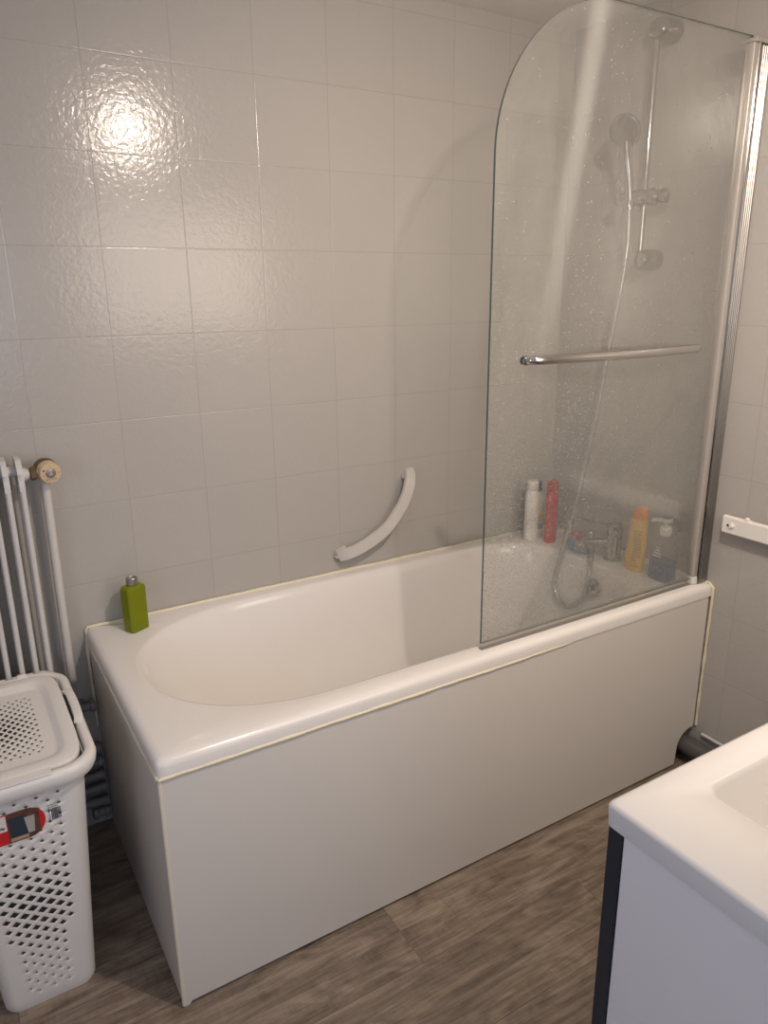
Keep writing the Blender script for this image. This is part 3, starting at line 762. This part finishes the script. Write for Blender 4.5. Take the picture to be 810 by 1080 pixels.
def perforated(bm, P, NI, NJ, size):
    """sheet over grid points P[i][j] with staggered diamond holes; returns the edge vertices P uses"""
    V = {}; lay = bm.faces.layers.int.get('flat') or bm.faces.layers.int.new('flat'); old = set(bm.faces)
    def v(i, j):
        if (i, j) not in V: V[(i, j)] = bm.verts.new(P[i][j])
        return V[(i, j)]
    for i in range(NI+1):
        for j in range(NJ+1):
            if (i+j) % 2: continue
            nb = [(i, j-1), (i+1, j), (i, j+1), (i-1, j)]
            ok = [0 <= a <= NI and 0 <= b_ <= NJ for a, b_ in nb]
            if all(ok):
                h = size(i, j)
                if h:
                    c_ = (P[i][j-1]+P[i+1][j]+P[i][j+1]+P[i-1][j])/4
                    D = [bm.verts.new(c_ + (P[a][b_]-c_)*h) for a, b_ in nb]; O = [v(*q_) for q_ in nb]
                    for k in range(4): bm.faces.new((O[k], O[(k+1) % 4], D[(k+1) % 4], D[k]))
                else: bm.faces.new([v(*q_) for q_ in nb])
            else:
                seq = []
                for k in range(4):
                    if ok[k]: seq.append(v(*nb[k]))
                    elif not seq or seq[-1] is not v(i, j): seq.append(v(i, j))
                if seq[0] is seq[-1]: seq.pop()
                if len(seq) >= 3: bm.faces.new(seq)
    for i in (0, NI):
        for j in range(NJ+1): v(i, j)
    for j in (0, NJ):
        for i in range(NI+1): v(i, j)
    for f in bm.faces:
        if f not in old: f[lay] = 1
    return V
def bsize(i, j):
    u = -1 + 2*j/COLS; v = i/ROWS; lim = .66 + .36*v
    if abs(u) > lim or v < .05 or v > .95: return 0
    g = math.exp(-((v-.46)/.19)**2)
    if v > .74: return .24
    return (.12 + .10*min(1, v/.3)) + .42*g*(1 - .35*(abs(u)/lim)**2.5)
VB = perforated(bm, [[grid[i][j] for j in range(COLS+1)] for i in range(ROWS+1)], ROWS, COLS, bsize)
rest = list(range(COLS, n)) + [0]
RV = [[VB[(i, COLS)] if q_ == COLS else VB[(i, 0)] if q_ == 0 else bm.verts.new(grid[i][q_]) for q_ in rest] for i in range(ROWS+1)]
for i in range(ROWS):
    for k in range(len(rest)-1): bm.faces.new((RV[i][k], RV[i][k+1], RV[i+1][k+1], RV[i+1][k]))
bm.faces.new([VB[(0, j)] for j in range(COLS+1)][::-1] + RV[0][1:-1][::-1])
obj('body', bm, M['hamper'], hm, solid=.0011, angle=50)
# frame: rim flange wrapping the body top, with a carrying slot at the right
def lidring(hx, hy, r, z, cx=HX-.000, cy=-.347): return rrect(cx, cy, hx, hy, r, z, 10)
bm = bmesh.new()
RR = [(.126, .196, .048, .520), (.139, .213, .060, .519), (.143, .218, .064, .528), (.145, .220, .066, .542), (.142, .217, .064, .5505), (.137, .212, .060, .5530), (.128, .203, .056, .5525), (.1255, .2005, .054, .549), (.1250, .2000, .053, .536), (.1235, .194, .045, .530)]
def bulge(pts, z):
    out = []
    for q_ in pts:
        q_ = q_.copy()
        if q_.x > HX: q_.x += .0055*max(0, 1-((q_.y+.347)/.22)**2) * (1 if q_.x-HX > .09 else 0)
        out.append(q_)
    return out
loft(bm, [bulge(lidring(*r_), 0) for r_ in RR], False, False)
bmesh.ops.remove_doubles(bm, verts=bm.verts[:], dist=1e-6)
obj('rim', bm, M['hamper'], hm, solid=.0012, angle=60)
bm = bmesh.new()
sweep(bm, catmull([(-1.6915, -.255, .552), (-1.6865, -.275, .5565), (-1.6845, -.33, .5575), (-1.6855, -.385, .5565), (-1.689, -.405, .552)], 8), [(-.0085, -.002), (.0085, -.002), (.0085, .002), (.005, .0035), (-.005, .0035), (-.0085, .002)], (0, 0, 1))
hd = obj('handle', bm, M['hamper'], hm, label='raised carrying handle at the right of the rim')
obj('slot_shade', bx(-1.6998, -1.6955, -.395, -.268, .5500, .5506), M['black'], hd, smooth=False)  # thin black plate painting the shade inside the opening
# lid: perforated recessed centre, raised border
lx0, lx1, ly0, ly1 = -1.905, -1.748, -.487, -.207
bm = bmesh.new(); NCX, NCY = 19, 24
ZL = .5470
PL = [[Vector((lx0+(lx1-lx0)*i/NCX, ly0+(ly1-ly0)*j/NCY, ZL)) for j in range(NCY+1)] for i in range(NCX+1)]
def lsize(i, j):
    if not (1 < i < NCX-1 and 1 < j < NCY-1): return 0
    u = -1+2*i/NCX; v = -1+2*j/NCY
    return .26 + .44*math.exp(-(u*u*1.1+v*v*1.5)/.75)
VL = perforated(bm, PL, NCX, NCY, lsize)
V = [[VL.get((i, j)) for j in range(NCY+1)] for i in range(NCX+1)]
per = [V[i][0] for i in range(NCX)] + [V[NCX][j] for j in range(NCY)] + [V[i][NCY] for i in range(NCX, 0, -1)] + [V[0][j] for j in range(NCY, 0, -1)]
lc = Vector((HX, -.347, 0))
def sr(co, hx, hy, e_, z):
    d = Vector((co.x-HX, co.y+.347)); s = 1/((abs(d.x)/hx)**e_ + (abs(d.y)/hy)**e_)**(1/e_)
    return (HX+d.x*s, -.347+d.y*s, z)
prev = per
for hx, hy, e_, z in ((.082, .148, 9, ZL), (.086, .153, 8, .5480), (.094, .165, 7, .5555), (.1000, .172, 7, .5572), (.1165, .190, 6.5, .5570), (.1215, .1955, 6.5, .5555), (.1225, .1965, 6.5, .5525), (.1225, .1965, 6.5, .5420)):
    ring = [bm.verts.new(sr(v.co if prev is per else v0, hx, hy, e_, z)) for v, v0 in zip(per, [p_.co for p_ in per])]
    bridge(bm, prev, ring); prev = ring
obj('lid', bm, M['hamper'], hm, solid=.0018, angle=45)
# front catch where the lid meets the rim
bm = bmesh.new(); box(bm, HX-.045, HX+.060, -.5655, -.5425, .5535, .5555)
obj('lid_lip', bm, M['hamper'], hm, bevel=.001)
for x_ in (HX+.055, HX-.055):
    bm = bmesh.new(); box(bm, x_-.010, x_+.010, -.1420, -.1300, .5500, .5585); obj('hinge', bm, M['hamper'], hm, bevel=.002)
# sticker on the front face
def onface(s, z, lift=.0006):             # s metres right of the centre line, z height
    hx, hy, r = hdim(z); return Vector((HX + s - .023, HY - hdim(z+.013)[1] - lift, z + .013))
lab = None
def patch(name, pts, m, par, lift):
    bm = bmesh.new(); vs = [bm.verts.new(onface(a, b_, lift)) for a, b_ in pts]
    bm.faces.new(vs)
    return obj(name, bm, m, par, smooth=False)
def stadium(x0, x1, z0, z1):
    cz = (z0+z1)/2; out = []
    for k in range(13):
        a = math.radians(-90+15*k); out.append((x1-.030+.030*math.cos(a), cz+(z1-z0)/2*math.sin(a)))
    for k in range(13):
        a = math.radians(90+15*k); out.append((x0+.040+.040*math.cos(a), cz+(z1-z0)/2*math.sin(a)))
    return out
LZ0, LZ1 = .402, .468
def clipx(P, lo, hi):
    """keep the part of a convex outline between two x values"""
    for s_, lim in ((1, lo), (-1, hi)):
        out = []
        for i in range(len(P)):
            a, b_ = P[i-1], P[i]; ia, ib = s_*(a[0]-lim) >= 0, s_*(b_[0]-lim) >= 0
            if ia != ib:
                t_ = (lim-a[0])/(b_[0]-a[0]); out.append((lim, a[1]+t_*(b_[1]-a[1])))
            if ib: out.append(b_)
        P = out
    return P
def clipz(P, lo, hi): return [(b_, a) for a, b_ in clipx([(z, x) for x, z in P], lo, hi)]
S = stadium(-.098, .062, LZ0, LZ1)
stk = patch('sticker', S, M['label_red'], hm, .0008); stk['label'] = 'red oval product sticker with a small photo'
patch('photo_area', clipx(S, -.003, .052), M['label_brown'], stk, .0011)
patch('photo_dark', [(.000, .413), (.030, .413), (.030, .457), (.000, .457)], M['label_navy'], stk, .0013)
patch('photo_floor', [(-.001, .4045), (.030, .4045), (.030, .412), (-.001, .412)], M['label_tan'], stk, .0013)
patch('photo_basket', [(.030, .413), (.041, .413), (.044, .450), (.026, .450)], M['label_grey'], stk, .0014)
patch('title_area', clipz(clipx(S, -.075, -.004), .432, .4655), M['paper'], stk, .0011)
patch('title_corner', [(-.036, .449), (-.022, .449), (-.022, .465), (-.036, .463)], M['label_red'], stk, .0013)
bm = bmesh.new()                          # handwriting-like title, too blurred to read
wr = []
for k in range(90):
    s_ = k/89; x = -.060 + .052*s_; z = .4405 + .0022*math.sin(s_*58+math.sin(s_*19)) + (.0035 if .40 < s_ < .45 else 0) + .0012*math.sin(s_*11)
    wr.append(onface(x, z, .0015))
sweep(bm, wr, [(-.0009, -.0002), (.0009, -.0002), (.0009, .0002), (-.0009, .0002)], (0, -1, 0))
obj('title_script', bm, M['ink'], stk, smooth=False)
bm = bmesh.new(); random.seed(5)
x = .073
while x < .088:
    w = random.choice((.0005, .0009, .0014)); vs = [bm.verts.new(onface(a, b_, .0009)) for a, b_ in ((x, .4235), (x+w, .4235), (x+w, .4500), (x, .4500))]; bm.faces.new(vs); x += w + random.choice((.0006, .001))
for z, a, b_ in ((.4575, .066, .090), (.4530, .069, .086)):
    q_ = a
    while q_ < b_:
        w = random.uniform(.001, .0025); bm.faces.new([bm.verts.new(onface(c1, c2, .0009)) for c1, c2 in ((q_, z), (q_+w, z), (q_+w, z+.0014), (q_, z+.0014))]); q_ += w+.0008
for s0 in (.0685,):
    z = .421
    while z < .450:
        w = random.uniform(.001, .003); bm.faces.new([bm.verts.new(onface(c1, c2, .0009)) for c1, c2 in ((s0, z), (s0+.0012, z), (s0+.0012, z+w), (s0, z+w))]); z += w+.0008
obj('barcode', bm, M['ink'], hm, smooth=False)

# --------------------------------------------------------------- towel rail
tr_ = thing('towel_rail', 'white wall mounted towel rail on the right wall above the vanity', 'towel rail', (0, -1.0, .78))
bm = bmesh.new(); rings = []
sec = [(-.036, -.026), (-.040, -.022), (-.040, .020), (-.036, .024), (-.028, .024), (-.026, .018), (-.026, -.020), (-.028, -.026)]
loft(bm, [[Vector((a, y, .780 + z)) for a, z in sec] for y in (-.708, -1.36)])
obj('bar', bm, M['white_plastic'], tr_, angle=40)
for y in (-.765, -1.30):
    bm = bmesh.new(); lathe(bm, (-.0005, y, .782), [(.014, 0), (.011, .005), (.011, .0255)], 18, (-1, 0, 0)); obj('standoff', bm, M['white_plastic'], tr_)
bm = bmesh.new(); lathe(bm, (-.0402, -.737, .780), [(.0072, 0), (.0072, .004), (.005, .0065)], 20, (-1, 0, 0)); k_ = obj('screw_cover', bm, M['white_plastic'], tr_)
bm = bmesh.new(); lathe(bm, (-.0402, -.7245, .779), [(.0034, 0), (.0034, .0006)], 14, (-1, 0, 0)); obj('screw_hole_shade', bm, M['black'], tr_)  # black disc painting the shade inside the hole
bm = bmesh.new(); ellipsoid(bm, (-.034, -.775, .8065), .0065, .0075, .0055); obj('peg', bm, M['white_plastic'], tr_)

# --------------------------------------------------------------- waste pipe
bm = bmesh.new(); tube(bm, [(-.040, -.58, .066), (-.040, -1.435, .060), (-.040, -1.88, .058)], .0270, 24)
wp = obj('waste_pipe', bm, M['dark_pvc']); tag(wp, 'dark grey plastic waste pipe leaving a notch in the bath panel', 'pipe')
bm = bmesh.new(); tube(bm, [(-.0085, -.706, .104), (-.0085, -1.3, .100), (-.0085, -1.88, .098)], .0050, 12)
tag(obj('cable_conduit', bm, M['pipe_paint']), 'thin pale pipe fixed along the wall above the waste pipe', 'pipe')

# ------------------------------------------------------------------- vanity
va = thing('vanity_unit', 'white vanity cabinet with dark front edge under a white basin top', 'vanity unit', (-.98, -1.65, 0))
VX0, VX1, VY0, VY1, VZ = -1.287, -.487, -1.8995, -1.432, .870
obj('side_panel', bx(VX0+.005, VX0+.023, VY0, VY1-.024, .06, VZ-.031), M['vanity_side'], va, smooth=False, bevel=.0008)
obj('side_panel', bx(VX1-.023, VX1-.005, VY0, VY1-.024, .06, VZ-.031), M['vanity_side'], va, smooth=False, bevel=.0008)
obj('bottom_panel', bx(VX0+.0235, VX1-.0235, VY0, VY1-.024, .06, .078), M['vanity_side'], va, smooth=False)
obj('back_panel', bx(VX0+.0235, VX1-.0235, VY0, VY0+.01, .078, VZ-.20), M['vanity_side'], va, smooth=False)
for z0, z1 in ((.065, .450), (.453, VZ-.032)):
    d_ = obj('drawer_front', bx(VX0+.004, VX1-.004, VY1-.0225, VY1-.0035, z0, z1), M['anthracite'], va, smooth=False, bevel=.0008, label='anthracite drawer front')
    obj('grip', bx(VX0+.25, VX1-.25, VY1-.0032, VY1+.016, z1-.04, z1-.030), M['alu'], d_, smooth=False, bevel=.001)
obj('plinth', bx(VX0+.03, VX1-.03, VY0, VY1-.07, 0, .0595), M['anthracite'], va, smooth=False)
# basin top, a separate slab with moulded basin
bt = thing('washbasin', 'glossy white washbasin top with rectangular sunken bowl in the lower right corner', 'washbasin', (-.98, -1.65, VZ))
bw = HXV0 = (VX1-VX0)/2 - .104
bm = bmesh.new()
bcx, bcy = (VX0+VX1)/2 + .0, -1.655
def vr(hx, hy, r, z, cx=(VX0+VX1)/2, cy=(VY0+VY1)/2): return rrect(cx, cy, hx, hy, r, z, 8)
HXV, HYV = (VX1-VX0)/2, (VY1-VY0)/2
rings = [rrect((VX0+VX1)/2, -1.622, bw+.006, .156, .026, VZ-.118, 8), rrect((VX0+VX1)/2, -1.622, bw+.008, .158, .026, VZ-.031, 8), vr(HXV-.004, HYV-.003, .006, VZ-.031), vr(HXV-.001, HYV-.001, .008, VZ-.029), vr(HXV, HYV, .008, VZ-.006), vr(HXV-.0015, HYV-.0015, .008, VZ-.002), vr(HXV-.006, HYV-.006, .008, VZ)]
bw = HXV - .104
for k, z, dh, r in ((0, VZ, 0, .020), (1, VZ-.003, .003, .019), (2, VZ-.010, .005, .020), (3, VZ-.115, .022, .028), (4, VZ-.132, .034, .034), (5, VZ-.138, .06, .03)):
    rings.append(rrect((VX0+VX1)/2, -1.622, bw-dh, .150-dh, r, z, 8))
rings.insert(0, rrect((VX0+VX1)/2, -1.622, bw-.03, .115, .03, VZ-.145, 8))
loft(bm, rings, True, True)
obj('basin_slab', bm, M['vanity_top'], bt, angle=50)
bm = bmesh.new(); lathe(bm, ((VX0+VX1)/2, -1.622, VZ-.1378), [(.030, 0), (.030, .003), (.022, .006), (.010, .006)], 28); obj('drain', bm, M['chrome'], bt)

# ------------------------------------------------------------- lamp, daylight
LP = Vector((-1.025, -1.45, 2.045))
cl = thing('ceiling_spotlight', 'small white ceiling spotlight with a warm bulb above the washbasin', 'lamp', (LP.x, LP.y, CEIL))
bm = bmesh.new(); lathe(bm, (LP.x, LP.y, CEIL-.0005), [(.045, 0), (.045, -.012), (.020, -.025), (.014, -.060), (.019, -.066), (.019, -.080), (.012, -.088)], 28); obj('holder', bm, M['white_plastic'], cl)
AIM = Vector((-.45, -.25, .62)); dv = (AIM - LP).normalized()
bm = bmesh.new(); lathe(bm, LP, [(.012, -.052), (.030, -.046), (.036, -.030), (.041, -.004), (.039, -.004), (.033, -.012)], 36, dv); obj('shade', bm, M['white_plastic'], cl)
bm = bmesh.new(); lathe(bm, LP - dv*.006, [(.030, -.004), (.029, -.002), (.020, .001), (.006, .002)], 28, dv); obj('bulb', bm, M['bulb'], cl)
LAMP.inputs[1].default_value = 60
sp_l = bpy.data.lights.new('spot_lamp', 'SPOT'); sp_l.energy = 54; sp_l.color = (1, .845, .715); sp_l.shadow_soft_size = .022
sp_l.spot_size = math.radians(140); sp_l.spot_blend = 1
so = bpy.data.objects.new('spot_lamp', sp_l); C.objects.link(so); so.location = LP + dv*.012
so.rotation_euler = dv.to_track_quat('-Z', 'Y').to_euler()
def day(name, loc, rot, sx, sy, e_):
    st = bpy.data.lights.new(name, 'AREA'); st.shape = 'RECTANGLE'; st.size = sx; st.size_y = sy
    st.energy = e_; st.color = (.68, .77, 1.0)
    lo = bpy.data.objects.new(name, st); C.objects.link(lo); lo.location = loc; lo.rotation_euler = rot
mf = thing('fill_panel', 'wide white panel added as fill light on the wall above the washbasin', 'lamp', (-.85, -1.9, 1.85))  # unseen panel, added to give the room soft fill light
obj('body', bx(-1.18, -.30, -1.8995, -1.872, 1.22, 1.80), M['white_plastic'], mf, smooth=False, bevel=.003)
obj('added_fill_diffuser', bx(-1.17, -.31, -1.8715, -1.868, 1.23, 1.79), M['paper'], mf, smooth=False, bevel=.001)
ml = bpy.data.lights.new('fill_panel_light', 'AREA'); ml.shape = 'RECTANGLE'; ml.size = .86; ml.size_y = .56; ml.energy = 9; ml.color = (1, .87, .74)
mo = bpy.data.objects.new('fill_panel_light', ml); C.objects.link(mo); mo.location = (-.74, -1.862, 1.51); mo.rotation_euler = (math.radians(90), 0, 0)
day('hallway_daylight', (-1.905, -3.395, 1.40), (math.radians(90), 0, 0), 1.09, 1.10, 9)
day('window_daylight', (-2.605, -1.45, 1.25), (0, math.radians(-90), 0), .6, .5, 4.5)
bm = bmesh.new(); box(bm, -2.45, -2.41, -3.45, -3.41, .85, 1.95); box(bm, -1.40, -1.36, -3.45, -3.41, .85, 1.95); box(bm, -2.41, -1.40, -3.45, -3.41, .85, .89); box(bm, -2.41, -1.40, -3.45, -3.41, 1.91, 1.95)
wf = obj('window_1', bm, M['white_plastic'], smooth=False); wf['kind'] = 'structure'

w = bpy.data.worlds.new('world'); bpy.context.scene.world = w; w.use_nodes = True
bg = w.node_tree.nodes['Background']; bg.inputs[0].default_value = (.55, .70, 1, 1); bg.inputs[1].default_value = .6

# ------------------------------------------------------------------- camera
cam = bpy.data.cameras.new('camera'); co = bpy.data.objects.new('camera', cam); C.objects.link(co)
r_ = Vector((.85454401, -.51927134, -.01057422)); u_ = Vector((.156389, .23784193, .95863116)); f_ = Vector((.49527469, .8208462, -.28445472))
Mx = Matrix((( r_.x, u_.x, -f_.x, -1.84125), (r_.y, u_.y, -f_.y, -1.89223), (r_.z, u_.z, -f_.z, 1.40000), (0, 0, 0, 1)))
co.matrix_world = Mx
cam.sensor_fit = 'HORIZONTAL'; cam.sensor_width = 36; cam.lens = 782.44/810*36; cam.clip_start = .02
bpy.context.scene.camera = co
s = bpy.context.scene
s.view_settings.view_transform = 'Standard'; s.view_settings.look = 'None'; s.view_settings.gamma = 1
s.view_settings.use_curve_mapping = False; s.view_settings.exposure = 0
